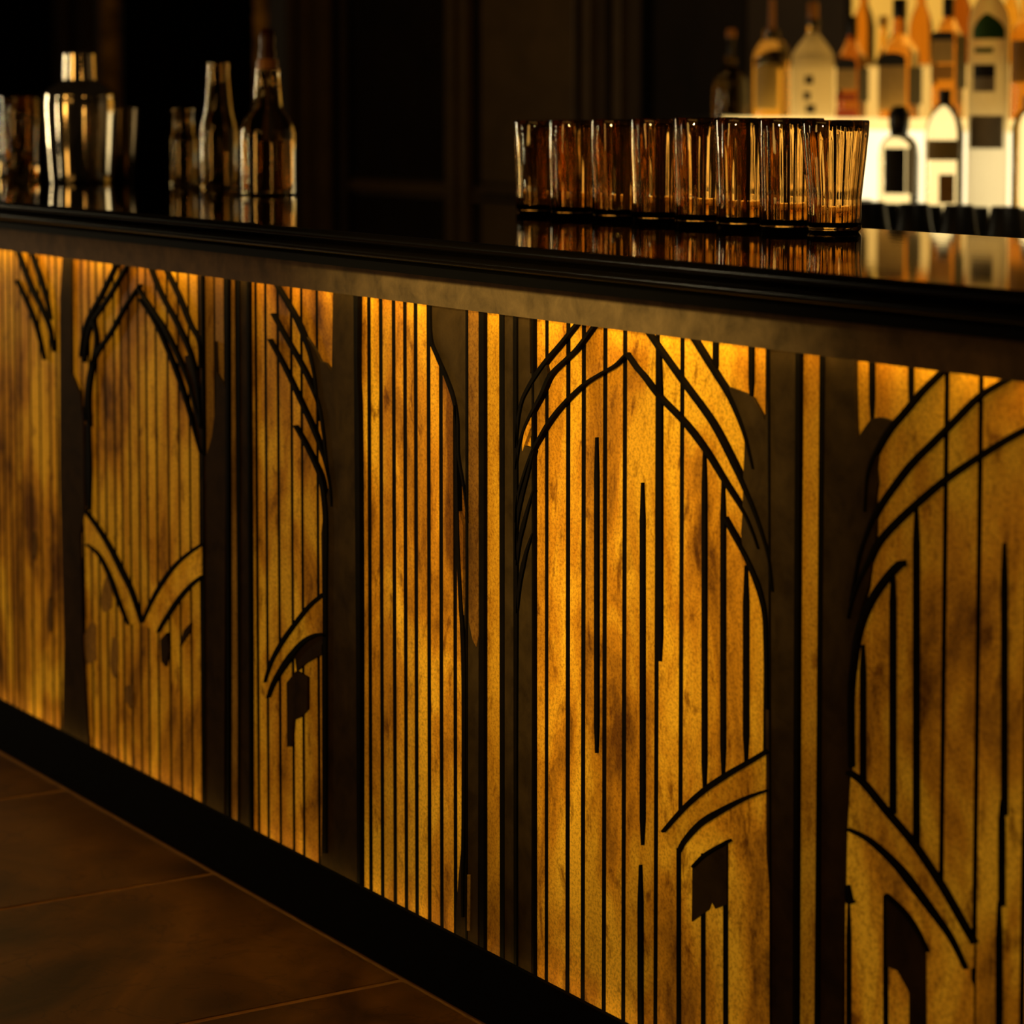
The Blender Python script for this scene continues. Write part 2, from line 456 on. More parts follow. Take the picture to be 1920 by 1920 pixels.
BT, BB = 380, 2050                 # above / below the visible front (clamped to it)

# ---- tree A, the near one: two trunks either side of a gold slat
plate('trunk', [(1442,BT),(1440,740),(1435,790),(1411,746),(1398,738),(1366,726),(1388,785),(1396,831),(1394,880),(1392,960),(1389,1000),(1394,1040),
      (1411,1081),(1424,1115),(1432,1155),(1434,1220),(1436,1400),(1437,1600),(1442,1660),(1445,BB),(1490,BB),(1491,1900),(1495,1200),(1496,BT)], L2, 'bronze')
plate('trunk', [(1544,BT),(1603,BT),(1604,790),(1606,824),(1622,800),(1633,785),(1650,782),(1672,789),(1660,808),(1645,838),(1641,880),(1644,905),(1640,930),(1641,985),(1640,1020),
      (1632,1060),(1626,1105),(1612,1150),(1600,1200),(1593,1250),(1591,1350),(1593,1440),(1586,1560),(1584,1660),(1582,1700),(1576,BB),(1531,BB),(1533,1800),(1541,1200)], L2, 'bronze')
branch([(1215,628),(1250,678),(1283,724),(1334,795),(1374,872),(1396,920),(1413,960),(1430,1010),(1440,1050),(1447,1110)], 6, 9, 3)
branch([(1296,632),(1318,668),(1340,703),(1363,740),(1380,777),(1393,812),(1402,845),(1410,880)], 9, 8, 3)
branch([(1172,664),(1190,690),(1204,706),(1234,745),(1282,795),(1320,845),(1355,902),(1392,960),(1410,1000),(1420,1030)], 5, 8, 3)
branch([(1355,970),(1370,998),(1394,1040),(1412,1080),(1424,1115),(1432,1155),(1434,1220),(1436,1330)], 5, 10, 7)
branch([(1770,690),(1753,706),(1724,735),(1693,772),(1665,805),(1645,838),(1630,870),(1623,900),(1619,960)], 9, 9, 3)
branch([(1900,702),(1873,718),(1830,745),(1780,795),(1740,835),(1705,870),(1670,915),(1643,955),(1627,990),(1610,1040),(1600,1090),(1592,1130)], 10, 10, 4)
branch([(2000,770),(1920,805),(1850,845),(1775,895),(1720,940),(1672,985),(1642,1020),(1625,1055),(1608,1090),(1596,1125),(1588,1160)], 12, 11, 4)
branch([(1690,1057),(1681,1060),(1660,1082),(1636,1115),(1618,1150),(1605,1190),(1597,1240),(1591,1310),(1592,1440)], 16, 10, 6)
for a in ((1340,600,705,8), (1407,600,748,8), (1236,665,1240,8), (1319,842,1482,8), (1354,895,1455,8), (1397,1060,1430,9), (1203,905,1585,8), (1117,820,1412,7), (1199,1622,BB,8)):
    rib(a[0], a[1], a[2], a[3], a[1] > 640, a[2] < 1900)
for a in ((1633,600,788,8), (1706,600,765,7), (1616,1209,1466,9), (1672,1060,1527,10), (1716,950,1586,10), (1881,1018,1530,10), (1876,1500,1700,10), (1871,1690,BB,10)):
    rib(a[0], a[1], a[2], a[3], a[1] > 640, a[2] < 1460)
# low arches either side of tree A
C0 = [(1436,1408),(1405,1427),(1365,1450),(1320,1480),(1280,1515),(1240,1560)]
C1 = [(1436,1482),(1395,1497),(1350,1520),(1310,1545),(1280,1578),(1270,1598)]
plate('inlay', C0+[(1256,1590),(1270,1600)]+C1[::-1][1:], L1, 'gold')
plate('inlay', C1+[(1270,1640),(1270,BB),(1438,BB)], L1, 'gold')
branch(C0, 9, 11, 7); branch(C1, 5, 13, 6)
rib(1272, 1590, BB, 8, False, False); rib(1318, 1600, BB, 8, False, False); rib(1360, 1578, BB, 9, False, False)
plate('inset', [(1298,1622),(1320,1601),(1362,1580),(1362,1696),(1341,1704),(1334,1690),(1328,1706),(1297,1728)], L2, 'bronze')
branch([(1296,1626),(1322,1601),(1366,1576)], 5, 7, 8, L3)
B0 = [(1586,1448),(1615,1470),(1660,1525),(1710,1585),(1760,1660),(1800,1730),(1823,1770)]
B1 = [(1586,1555),(1625,1575),(1670,1615),(1700,1650),(1745,1710),(1780,1760),(1808,1818)]
plate('inlay', B0+[(1822,1815),(1808,1818)]+B1[::-1][1:], L1, 'gold')
plate('inlay', B1+[(1822,1850),(1823,BB),(1584,BB),(1585,1640)], L1, 'gold')
branch(B0, 8, 8, 9); branch(B1, 5, 15, 6)
plate('inset', [(1661,1684),(1690,1710),(1715,1745),(1734,1780),(1736,BB),(1711,BB),(1704,1860),(1682,1820),(1662,1812)], L2, 'bronze')
branch([(1657,1678),(1690,1708),(1716,1744),(1737,1786)], 7, 5, 3, L3)
rib(1591, 1685, BB, 9, True, False); rib(1660, 1680, BB, 9, False, False); rib(1708, 1835, BB, 7, True, False)
branch([(1586,1660),(1590,1690),(1598,1690)], 4, 12, 3, L3)

# ---- tree B, about the middle
plate('trunk', [(804,BT),(804,634),(813,663),(827,694),(841,728),(851,760),(855,800),(857,853),(867,913),(873,967),(874,1100),(868,1180),(871,1300),(873,1500),(860,1640),(856,1700),(855,BB),
      (896,BB),(897,1400),(898,BT)], L2, 'bronze')
plate('slat', [(878,BT),(897,BT),(897,1190),(893,1213),(886,1200),(879,1165)], L2-.001, 'brown')
plate('inset', [(858,950),(868,985),(868,1130),(872,1205),(862,1130)], L2-.001, 'gold')
plate('inset', [(874,1640),(881,1640),(880,1745),(875,1745)], L2-.001, 'brown')
branch([(804,560),(806,633),(818,668),(834,705),(848,745),(856,790),(858,853),(868,913),(876,980)], 5, 7, 3)
branch([(853,760),(857,1000),(862,1120),(868,1250),(868,1500),(866,1640),(866,1720)], 4, 8, 5, L3)
plate('trunk', [(945,BT),(992,BT),(994,700),(1003,702),(1022,674),(1027,700),(1013,740),(998,772),(985,802),(981,835),(997,840),(998,1000),(997,1400),(996,BB),(945,BB),(945,1200)], L2, 'bronze')
branch([(1075,612),(1047,647),(1027,670),(1007,697),(987,730),(976,755),(970,790),(966,840)], 6, 8, 4)
branch([(1106,618),(1080,653),(1060,673),(1030,703),(1013,740),(996,772),(982,802),(972,835),(966,880)], 6, 7, 4)
branch([(1173,662),(1152,684),(1125,700),(1096,718),(1068,743),(1043,770),(1024,796),(1010,820),(999,840),(983,883),(970,930),(966,980)], 5, 6, 5)
branch([(999,845),(988,890),(975,940),(968,985),(966,1050)], 4, 7, 4)
branch([(998,920),(985,965),(974,1010),(968,1060)], 3, 8, 4); branch([(997,1000),(984,1040),(974,1090),(968,1150)], 3, 8, 4)
plate('inset', [(979,832),(984,802),(996,782),(996,800),(985,828),(979,846)], L2-.001, 'gold')
branch([(966,600),(966,800),(967,1100),(966,1400),(966,1900)], 5, 6, 6, L3)

# ---- tree C
plate('trunk', [(624,BT),(666,BT),(668,760),(673,860),(673,1100),(674,1400),(676,BB),(604,BB),(604,1500),(603,1210),(612,1190),(604,1120),(602,1000),(608,948),(617,912),(609,850),(605,815),
      (598,770),(592,742),(588,712),(580,668),(572,628),(590,655),(601,678),(611,681),(622,697)], L2, 'bronze')
branch([(516,535),(523,547),(550,593),(567,630),(580,667),(588,707),(592,743),(595,790)], 4, 7, 3)
branch([(508,588),(533,633),(560,680),(580,720),(597,763),(605,813),(609,850),(614,890)], 4, 6, 3)
branch([(502,636),(530,687),(563,757),(587,810),(607,863),(617,912),(620,950)], 4, 6, 3)
branch([(550,798),(567,827),(587,867),(600,900),(607,947),(609,1000),(608,1100),(608,1300),(608,1600)], 4, 9, 9)
branch([(668,545),(667,700),(669,780),(671,1000),(672,1300),(672,1680)], 6, 8, 8)
F0 = [(604,1114),(577,1137),(549,1172),(527,1203),(508,1237),(499,1262),(494,1280)]
F1 = [(611,1192),(592,1190),(567,1203),(542,1231),(524,1256),(508,1284),(499,1309)]
plate('inlay', F0+F1[::-1], L1, 'gold'); branch(F0, 7, 7, 3); branch(F1, 5, 11, 3)
plate('inset', [(612,1190),(590,1194),(567,1207),(552,1228),(556,1258),(572,1244),(600,1228),(613,1226)], L2, 'bronze')
plate('inset', [(537,1280),(555,1258),(576,1270),(576,1330),(562,1345),(550,1350),(546,1400),(538,1400)], L2, 'bronze')

# ---- tree D
plate('trunk', [(404,640),(406,700),(424,730),(424,BB),(384,BB),(382,1460),(380,1200),(378,900),(374,850),(366,790),(352,720),(346,668),(356,664),(370,700),(378,790),(381,860),(388,850),(397,820),(404,760)], L2, 'bronze')
plate('trunk', [(444,BT),(463,BT),(465,900),(468,1300),(471,BB),(449,BB),(446,1000)], L2, 'bronze')
for p in ([(280,505),(300,553),(327,603),(350,653),(363,697),(370,750),(374,800)], [(255,540),(283,583),(307,620),(333,673),(350,713),(363,757),(374,803)],
          [(308,505),(333,557),(353,607),(370,640),(374,690)], [(258,560),(287,603),(317,670),(340,733),(360,800),(374,850)]): branch(p, 4, 5.5, 4)
G0 = [(377,1020),(352,1037),(327,1059),(305,1087),(286,1119),(274,1144),(264,1168)]
G1 = [(377,1080),(355,1097),(333,1122),(314,1150),(300,1172),(293,1186)]
plate('inlay', G0+G1[::-1], L1, 'gold'); branch(G0, 5, 7, 4); branch(G1, 5, 6, 3)
plate('inset', [(336,1212),(344,1182),(357,1168),(356,1182),(344,1200)], L2, 'bronze')
plate('inset', [(300,1200),(312,1186),(317,1215),(310,1250),(302,1240)], L2, 'bronze')
# ---- tree E, far left
plate('trunk', [(112,560),(118,BT),(132,BT),(134,700),(150,740),(156,800),(158,960),(150,1000),(154,1200),(166,1400),(170,BB),(125,BB),(120,1200),(112,900)], L2, 'bronze')
for p in ([(260,534),(233,573),(207,620),(180,660),(167,693),(160,733),(157,790)], [(236,496),(207,547),(187,577),(170,603),(160,637),(155,680)],
          [(216,494),(187,553),(163,597),(153,630),(148,670)], [(172,600),(178,640),(170,690),(164,740),(166,800)]): branch(p, 4, 6, 4)
plate('inset', [(161,775),(167,790),(170,880),(168,950),(163,958),(159,880)], L2, 'groove')
H0 = [(156,957),(183,994),(205,1031),(224,1069),(242,1106),(255,1144),(262,1168)]
H1 = [(160,1021),(183,1041),(202,1078),(217,1119),(230,1152),(238,1172)]
plate('inlay', H0+H1[::-1], L1, 'gold'); branch(H0, 4, 7, 4); branch(H1, 4, 7, 3)
branch([(30,470),(44,510),(60,548),(77,582),(90,615),(98,660)], 5, 7, 4); branch([(28,525),(48,568),(66,615),(80,675)], 4, 5, 3)
branch([(60,486),(72,520),(84,560),(92,600)], 4, 6, 3)

def groove_line(xt, xb, wd, Y=L2-.0012):
    branch([(xt, 380), (xt+(xb-xt)*.3, 800), (xt+(xb-xt)*.65, 1250), (xb, 2050)], wd, wd, wd, Y, 'groove', 'groove_line', 2)
for a_ in ((1497, 1489, 9), (1544, 1532, 9), (902, 903, 11), (940, 941, 10), (875, 874, 5), (965, 966, 8), (998, 999, 4), (1440, 1444, 4), (664, 673, 6), (424, 428, 6), (446, 448, 5), (463, 471, 5), (376, 386, 4)):
    groove_line(*a_)
rb = random.Random(3)
for x0, y0, x1, y1 in ((186,1075,212,1156), (156,1160,182,1250), (233,1276,250,1330),
                       (206,1190,222,1270), (60,990,70,1060), (88,1120,98,1190)):
    mx, my = (x0+x1)/2, (y0+y1)/2; pp = []
    for q in range(9):
        t = 2*math.pi*q/9; k_ = rb.uniform(.65, 1.1); pp.append((mx+math.cos(t)*(x1-x0)/2*k_, my+math.sin(t)*(y1-y0)/2*k_))
    plate('inset', pp, L1, 'brown')

# ================================================================== COUNTERTOP
def CY(y, Y): return on_y(1300, y, Y).z
YB = .517
top = empty('countertop', (-3.0, .2, CT)); tag(top, 'long polished black countertop with beaded front edge, mirroring the glasses', 'countertop')
sweep_x('slab', [(-.088, CT-.001), (-.086, CT), (YB, CT), (YB, CT-.04), (-.080, CT-.04)], X0, X1, M['counter'], top)
bead = [(-.086, CT-.0005)]
for a in range(0, 181, 20):
    t = math.radians(90-a); bead.append((-.088-.008*math.cos(t)*1.0, CT-.0075+.0068*math.sin(t)))
bead += [(-.086, CT-.0155)]
for a in range(0, 181, 20):
    t = math.radians(90-a); bead.append((-.090-.010*math.cos(t), CT-.0235+.007*math.sin(t)))
bead += [(-.086, CT-.032), (-.078, CT-.032)]
sweep_x('apron', [(-.084, CT-.0321), (-.090, CT-.034), (-.090, CT-.0445), (-.078, CT-.0455), (-.070, CT-.041), (-.070, CT-.0321)], X0, X1, M['plinth'], top)
sweep_x('nosing', bead, X0, X1, M['nosing'], top, True)

# ================================================================== GLASSWARE ON THE BAR
def base_at(cx, yb): return on_z(cx, yb, CT)
def tumbler(cx, yb, ytop, hw, hwb, label, group, name='tumbler'):
    c = base_at(cx, yb); s = pxm(c)
    H = (yb-ytop)/s; R = hw/s; r = hwb/s
    e = .0022
    out = [(r*.0, 0), (r*.90, 0), (r, .004), (r*1.0, H*.30), (r+(R-r)*.25, H*.45), (r+(R-r)*.62, H*.66), (r+(R-r)*.86, H*.82), (R*.985, H*.88), (R, H*.985), (R-.0008, H)]
    inn = [(R-.0026, H), (R-.003, H*.97), (r+(R-r)*.84-.0034, H*.82), (r+(R-r)*.25-.004, H*.45), (r-.004, H*.30), (r-.005, .013), (r*.6, .009), (0, .0085)]
    no = len(out)
    ph = random.random()*6
    def fl(t, i):
        if i < no:
            if 2 <= i <= 6: return 1-.009*abs(math.sin(9*t+ph))
            return 1.0
        if i >= no+2 and i < no+6: return 1-.016*(.5+.5*math.cos(21*t+ph)+.6*math.cos(8*t+ph)+.3*math.cos(33*t))
        return 1.0
    o = lathe(name, out+inn, M['tumbler'], None, 144, flute=fl, ang=60)
    o.location = (c.x, c.y, CT); tag(o, label, 'glass', group); return o
ords = ['first', 'second', 'third', 'fourth', 'fifth', 'sixth', 'seventh']
row = [(1021,0,226,58,54), (1085,1,225,58,55), (1165,0,224,60,56), (1240,1,223,61,57), (1322,0,221,62,58), (1400,1,222,63,58), (1482,0,222,62,58), (1564,1,226,64,51)]
for i, (cx, fr_, yt, hw, hb) in enumerate(row):
    lab = ('fluted tumbler at the far right end of the tumbler row, beside the bright bottles' if i == 7 else
           '%s fluted amber tinted tumbler counted from the left end of the tumbler row' % ords[i])
    yb = 187+.0668*(cx+2170)-2
    tumbler(cx, yb, yt, hw, hb, lab, 'row of fluted tumblers on the bar')

def prof_px(cx, yb, pts, c=None):
    """[(half width px, y px)] of an upright turned thing -> [(radius, z above base)]"""
    c = c or base_at(cx, yb); s = pxm(c); k = (cU.z)
    return c, [(hw/s, max(0, (yb-y)/s/k)) for hw, y in pts]
def turned(parent, name, cx, yb, pts, mat, n=48, c=None, p=2.0, rot=0.0, ang=40):
    c, pr = prof_px(cx, yb, pts, c)
    pr = [(r, c.z+z) for r, z in pr]
    return lathe(name, pr, M[mat], parent, n, p, rot, (c.x, c.y), ang=ang)

# cocktail shaker
cx, yb = 152, 343
c = base_at(cx, yb); sh = empty('cocktail_shaker', c); tag(sh, 'polished steel cocktail shaker standing at the far left of the counter', 'shaker')
turned(sh, 'body', cx, yb, [(0,343),(54,343),(58,341),(59,336),(60,325),(64,270),(67,215),(67.5,190),(66,184),(0,184)], 'steel')
turned(sh, 'strainer_top', cx, yb, [(0,184),(66,184),(66.5,178),(60,168),(48,161),(36,155),(32.5,151),(0,151)], 'steel')
turned(sh, 'cap', cx, yb, [(0,150.5),(32,150.5),(32,147),(31,125),(30.3,103),(26,98.5),(0,98)], 'steel')
# mixing tin behind it
cx, yb = 222, 340
c = base_at(cx, yb); mt = empty('mixing_tin', c); tag(mt, 'dark mixing tin half hidden behind the steel cocktail shaker', 'tin')
turned(mt, 'body', cx, yb, [(0,340),(25,340),(27,337),(33,285),(37,235),(39,204),(38.2,203),(36,240),(31,285),(24,334),(0,335)], 'dull_steel')
# two glasses at the far left edge
def leftglass(cx, yb, pts, label):
    c = base_at(cx, yb); e = empty('mixing_glass', c); tag(e, label, 'glass', 'glasses left of the shaker')
    turned(e, 'bowl', cx, yb, pts, 'tumbler', 56)
leftglass(40, 336, [(0,336),(30,336),(33,333),(35,310),(36.5,250),(38,184),(37.4,182),(36,184),(34,250),(31.5,300),(27,312),(0,314)], 'tall clear mixing glass left of the steel cocktail shaker')
leftglass(-28, 332, [(0,332),(26,332),(29,329),(31,300),(33,215),(32.2,214),(30.5,218),(28,290),(20,304),(0,305)], 'clear tumbler cut by the left edge of the picture')

# clear bottles at the left
def hollow(pts, t=3.2, floor_px=7):
    """outer profile -> closed shell with an inner wall"""
    inner = [(max(h-t, 1.5), y) for h, y in pts if h > t+1][::-1]
    yb = pts[0][1]
    inner = [(h, min(y, yb-floor_px)) for h, y in inner]
    return [(0, yb)]+pts+inner+[(0, yb-floor_px)]
def clear_bottle(cx, yb, pts, label, name='glass_bottle', extra=None):
    c = base_at(cx, yb); e = empty(name, c); tag(e, label, 'bottle', 'clear bottles on the left of the bar')
    turned(e, 'body', cx, yb, hollow(pts), 'clear', 56)
    if extra: extra(e, cx, yb)
    return e
clear_bottle(345, 347, [(23,347),(25,344),(25,300),(25,262),(23.5,256),(21,250),(20.5,215),(22,211),(22,205)], 'short clear bottle with wide neck, leftmost of the three clear bottles')
clear_bottle(411, 352, [(33,352),(35.5,348),(35.5,300),(35.5,246),(33,230),(28.5,215),(26,198),(22.5,160),(20.5,134),(21.5,128),(21,119)], 'clear bottle without a cap between the short bottle and the red capped bottle')
def red_top(e, cx, yb):
    turned(e, 'liquid', cx, yb, [(0,357),(46,357),(48,352),(48,300),(47.5,262),(0,262)], 'dimglass')
    turned(e, 'collar', cx, yb, [(0,131),(20.5,131),(20.8,120),(19,112),(0,112)], 'amber_cap')
    turned(e, 'stopper', cx, yb, [(0,112),(16,112),(16.5,100),(14,92),(15,75),(13,60),(9,56),(0,55)], 'red_cap')
clear_bottle(503, 366, [(49,366),(52.5,362),(52.5,300),(52.5,250),(50,238),(43,222),(33,210),(28,200),(25.5,165),(23,140),(24,137),(23,131)], 'largest clear bottle on the left, topped with a dark red stopper', extra=red_top)

# ================================================================== BACK BAR
Yc, Y1, Y2, Y3 = 1.95, 2.24, 2.50, 2.70   # cups, front bottles, tier bottles, top tier
Z0 = CZ-.31
Z1 = on_y(1700, 222, Y2).z
Z2 = Z1+.13
bx0 = xs(1180, Y1, 300); bx1 = xs(1990, Y2, 230); bxc = xs(1990, 1.84, 400)
bb = empty('back_bar_cabinet', ((bx0+bx1)/2, 2.3, 0)); tag(bb, 'dark back bar cabinet under the lit bottles, behind the counter', 'cabinet')
box('carcass', bx0, bxc, 1.88, WY-.01, .0, Z0-.04, M['wood_lo'], bb)
box('worktop', bx0-.02, bxc, 1.84, WY-.01, Z0-.04, Z0, M['counter'], bb, .003)
ds = empty('display_step', (-2.0, Y2, Z0)); tag(ds, 'glowing lower step of frosted acrylic carrying the row of upper bottles', 'display step')
sx0 = xs(1405, Y2, 232); sxa = xs(1318, Y2, 232)
sxm = xs(1588, Y2, 232)
box('lit_step', sxm, bx1, Y2-.075, Y2+.075, Z0, Z1-.028, M['lit_step'], ds)
box('shelf_top', sx0, bx1, Y2-.085, Y2+.075, Z1-.028, Z1, M['lit_shelf'], ds)
box('end_block', sxa, sxm-.001, Y2-.08, Y2+.075, Z0, Z1-.0285, M['wood_lo'], ds)
box('end_block', sxa, sx0-.001, Y2-.08, Y2+.075, Z1-.028, Z1, M['wood_lo'], ds)
d2 = empty('display_step', (-1.8, Y3, Z0)); tag(d2, 'amber glowing rear step of the bottle display, behind the whisky bottles', 'display step')
sr = xs(1420, Y2+.08, 200)  # step runs on unseen behind the golden and pale bottles to light them
box('lit_step', sr, bx1, Y2+.08, Y3+.10, Z0, Z2-.006, M['lit_rear'], d2)
box('shelf_top', sr, bx1, Y2+.08, Y3+.10, Z2-.006, Z2, M['frost'], d2)
lx0 = xs(1600, Y3+.12, 100)
d3 = empty('lit_backdrop', (-1.8, Y3+.12, Z0)); tag(d3, 'amber lit panel on the wall behind the top row of bottles', 'light panel')
box('diffuser', lx0, bx1, Y3+.115, Y3+.135, Z0, Z1+.55, M['lit_back'], d3)
box('frame', lx0-.02, lx0-.001, Y3+.105, Y3+.145, Z0, Z1+.57, M['wood_lo'], d3)

def shelf_bottle(name, cx, Y, zb, parts, label, group='bottles on the lit back bar', square=None):
    """parts: (part name, material, [(half width px, y px)...], power) in the photo's pixels; base on the shelf"""
    b = on_y(cx, 230, Y); c = Vector((b.x, Y, zb)); s = pxm(c)
    e = empty(name, c); tag(e, label, 'bottle', group)
    yb = 187-(zb-CZ)*0  # unused reference
    def zz(y): return max(zb, on_y(cx, y, Y).z)
    for pn, mt, pts, pw in parts:
        pr = [(h/s, zz(y)) for h, y in pts]
        lathe(pn, [(0, pr[0][1])]+pr+[(0, pr[-1][1])], M[mt], e, 40, pw, (square or 0.0), (c.x, c.y))
    return e, c, s, zz
def round_label(e, c, s, zz, hw, xa, xb, cx, ya, yb2, mat, name='label', th=.001):
    """label covering photo columns xa..xb on a round bottle"""
    R = hw/s
    view = math.atan2(CAM.y-c.y, CAM.x-c.x)
    f = lambda x: view+math.asin(max(-.97, min(.97, (x-cx)/hw)))
    return patch(name, R+th*.3, R+th*.3, zz(yb2), zz(ya), f(xa), f(xb), (c.x, c.y), M[mat], e, 14, th)
def face_label(e, c, s, zz, hw, rot, u0, u1, ya, yb2, mat, name='label', face='front', dome=0):
    """flat label on the front or side face of a square bottle; u runs -1..1 across the face"""
    R = hw/s*1.0
    nrm = Vector((math.sin(rot), -math.cos(rot), 0)) if face == 'front' else Vector((math.cos(rot), math.sin(rot), 0))
    tan = Vector((math.cos(rot), math.sin(rot), 0)) if face == 'front' else Vector((-math.sin(rot), math.cos(rot), 0))
    o = Vector((c.x, c.y, 0))+nrm*(R+.0004)
    z0, z1 = zz(yb2), zz(ya); pts = [(u0*R, z0), (u1*R, z0), (u1*R, z1)]
    if dome:
        for k in range(1, 10):
            t = math.pi*k/10; pts.append(((u0+u1)/2*R+math.cos(t)*(u1-u0)/2*R, z1+math.sin(t)*dome/s))
    pts.append((u0*R, z1))
    bm = bmesh.new(); A = []; B = []
    for u, z in pts:
        p = o+tan*u; A.append(bm.verts.new((p.x, p.y, z))); q = p+nrm*.0012; B.append(bm.verts.new((q.x, q.y, z)))
    bm.faces.new(A[::-1]); bm.faces.new(B); n = len(A)
    for i in range(n): bm.faces.new((A[i], A[(i+1) % n], B[(i+1) % n], B[i]))
    return from_bm(name, bm, M[mat], e)

# tier bottles, left to right
e, c, s, zz = shelf_bottle('decanter_bottle', 1370, Y2, Z1, [
    ('body', 'dimglass', [(30,240),(33,232),(33,172),(31,152),(25,138),(15,128),(9,122)], 2),
    ('neck', 'gold_spirit', [(8,122),(10,117),(9.5,108),(7,104)], 2),
    ('stopper', 'black_cap', [(6,104),(6,80),(8,76),(8,70)], 2), ('cap_ring', 'amber_cap', [(9,70),(9,58),(6,54)], 2)],
    'small dark round shouldered bottle at the left end of the lit shelf')
e, c, s, zz = shelf_bottle('spirit_bottle', 1446, Y2, Z1, [
    ('body', 'gold_spirit', [(34,240),(35,233),(35,116)], 2), ('shoulder', 'dimglass', [(35,115.5),(35,104),(31,90),(24,79),(16,75)], 2),
    ('neck', 'dimglass', [(14,75),(15,56)], 2), ('pourer', 'amber_cap', [(6,56),(6,20),(5,-2)], 2)],
    'golden spirit bottle with clear shoulder and thin pourer, left of the pale lettered bottle')
round_label(e, c, s, zz, 35, 1416, 1458, 1446, 122, 205, 'gold_label')
e, c, s, zz = shelf_bottle('gin_bottle', 1523, Y2, Z1, [
    ('body', 'frost', [(38,241),(39.5,234),(39.5,106),(36,97),(26,82),(16,70),(11,62)], 2), ('neck', 'clear', [(10.5,62),(11,48)], 2),
    ('neck_ring', 'black_cap', [(12,48),(12,36)], 2), ('cap', 'amber_cap', [(10,36),(10,8),(8,4)], 2)],
    'pale frosted bottle with dark vertical lettering and an amber cap')
for ya, yb2, xa, xb in ((142,158,1509,1524), (172,187,1507,1519), (196,212,1511,1528)):
    round_label(e, c, s, zz, 39.5, xa, xb, 1523, ya, yb2, 'black_label', 'lettering')
RT = math.radians(26)
def square_whisky(cx, hw, ynk, ysh, label, mats, yl, nk='black_cap', liq='whisky'):
    e, c, s, zz = shelf_bottle('whisky_bottle', cx, Y2, Z1, [
        ('body', liq, [(hw-2,240),(hw,232),(hw,ysh+18),(hw*.9,ysh+8),(hw*.6,ysh-6),(hw*.42,ysh-20)], 5),
        ('neck', liq, [(hw*.40,ysh-20),(hw*.36,ynk+22)], 2), ('cap', nk, [(hw*.42,ynk+22),(hw*.42,ynk-12),(hw*.36,ynk-15)], 2)], label, square=RT)
    for m_, a, b, dm in mats: face_label(e, c, s, zz, hw, RT, -.86, .86, a, b, m_, dome=dm)
    face_label(e, c, s, zz, hw, RT, -.95, .95, yl[0], yl[1], 'black_label', 'side_label', 'side')
    return e
square_whisky(1596, 23.5, 45, 96, 'square whisky bottle with black domed label, beside the pale lettered bottle', [('black_label',118,130,9), ('cream_label',130,168,0), ('red_label',176,188,0), ('red_label',205,222,0)], (128,190), liq='darkrum')
square_whisky(1685, 32, 12, 84, 'wide square whisky bottle with beige label under a black dome, above the black labelled bottle', [('black_label',112,124,13), ('cream_label',124,206,0)], (126,196))
square_whisky(1776, 25.5, 10, 56, 'tall dark square whisky bottle next to the green crested bottle', [('black_label',63,76,4), ('cream_label',76,118,0), ('amber_label',122,150,0)], (66,166), liq='whisky')
e, c, s, zz = shelf_bottle('rum_bottle', 1852, Y2-.15, Z0, [
    ('body', 'frost', [(36,470),(37.5,460),(37.5,40),(34,22),(26,6),(16,-8)], 2), ('neck', 'frost', [(14,-8),(14,-60)], 2)],
    'tall pale bottle with a green domed emblem and black square label')
def emblem():
    R = 37.5/s; view = math.atan2(CAM.y-c.y, CAM.x-c.x)
    bm = bmesh.new(); pts = [(1823,74),(1824,56),(1830,42),(1838,32),(1847,25),(1856,29),(1866,36),(1876,45),(1881,56),(1880,75)]
    f = lambda x: view+math.asin(max(-.95, min(.95, (x-1852)/37.5)))
    cols = [1824+57*i/16 for i in range(17)]
    def topy(x):
        for (xa, ya), (xb, yb2) in zip(pts, pts[1:]):
            if xa <= x <= xb and xb > xa: return ya+(yb2-ya)*(x-xa)/(xb-xa)
        return 60
    prev = None
    for x in cols:
        t = f(x); r = R+.0016
        a = bm.verts.new((c.x+r*math.cos(t), c.y+r*math.sin(t), zz(74))); b = bm.verts.new((c.x+r*math.cos(t), c.y+r*math.sin(t), zz(topy(x))))
        if prev: bm.faces.new((prev[0], a, b, prev[1]))
        prev = (a, b)
    from_bm('emblem', bm, M['green_label'], e, True)
emblem()
round_label(e, c, s, zz, 37.5, 1827, 1860, 1852, 90, 100, 'green_label', 'lettering')
round_label(e, c, s, zz, 37.5, 1825, 1864, 1852, 121, 145, 'black_label', 'label')
round_label(e, c, s, zz, 37.5, 1825, 1864, 1852, 145, 172, 'grey_label', 'label')
round_label(e, c, s, zz, 37.5, 1820, 1880, 1852, 216, 278, 'grey_label', 'lower_label')
e, c, s, zz = shelf_bottle('bourbon_bottle', 1922, Y2, Z1, [
    ('body', 'whisky', [(28,240),(29,232),(29,70),(25,50),(12,36)], 2), ('neck', 'gold_spirit', [(10,36),(9,-10)], 2)],
    'amber bottle with brown label cut by the right edge of the picture')
round_label(e, c, s, zz, 29, 1896, 1944, 1922, 76, 155, 'amber_label')
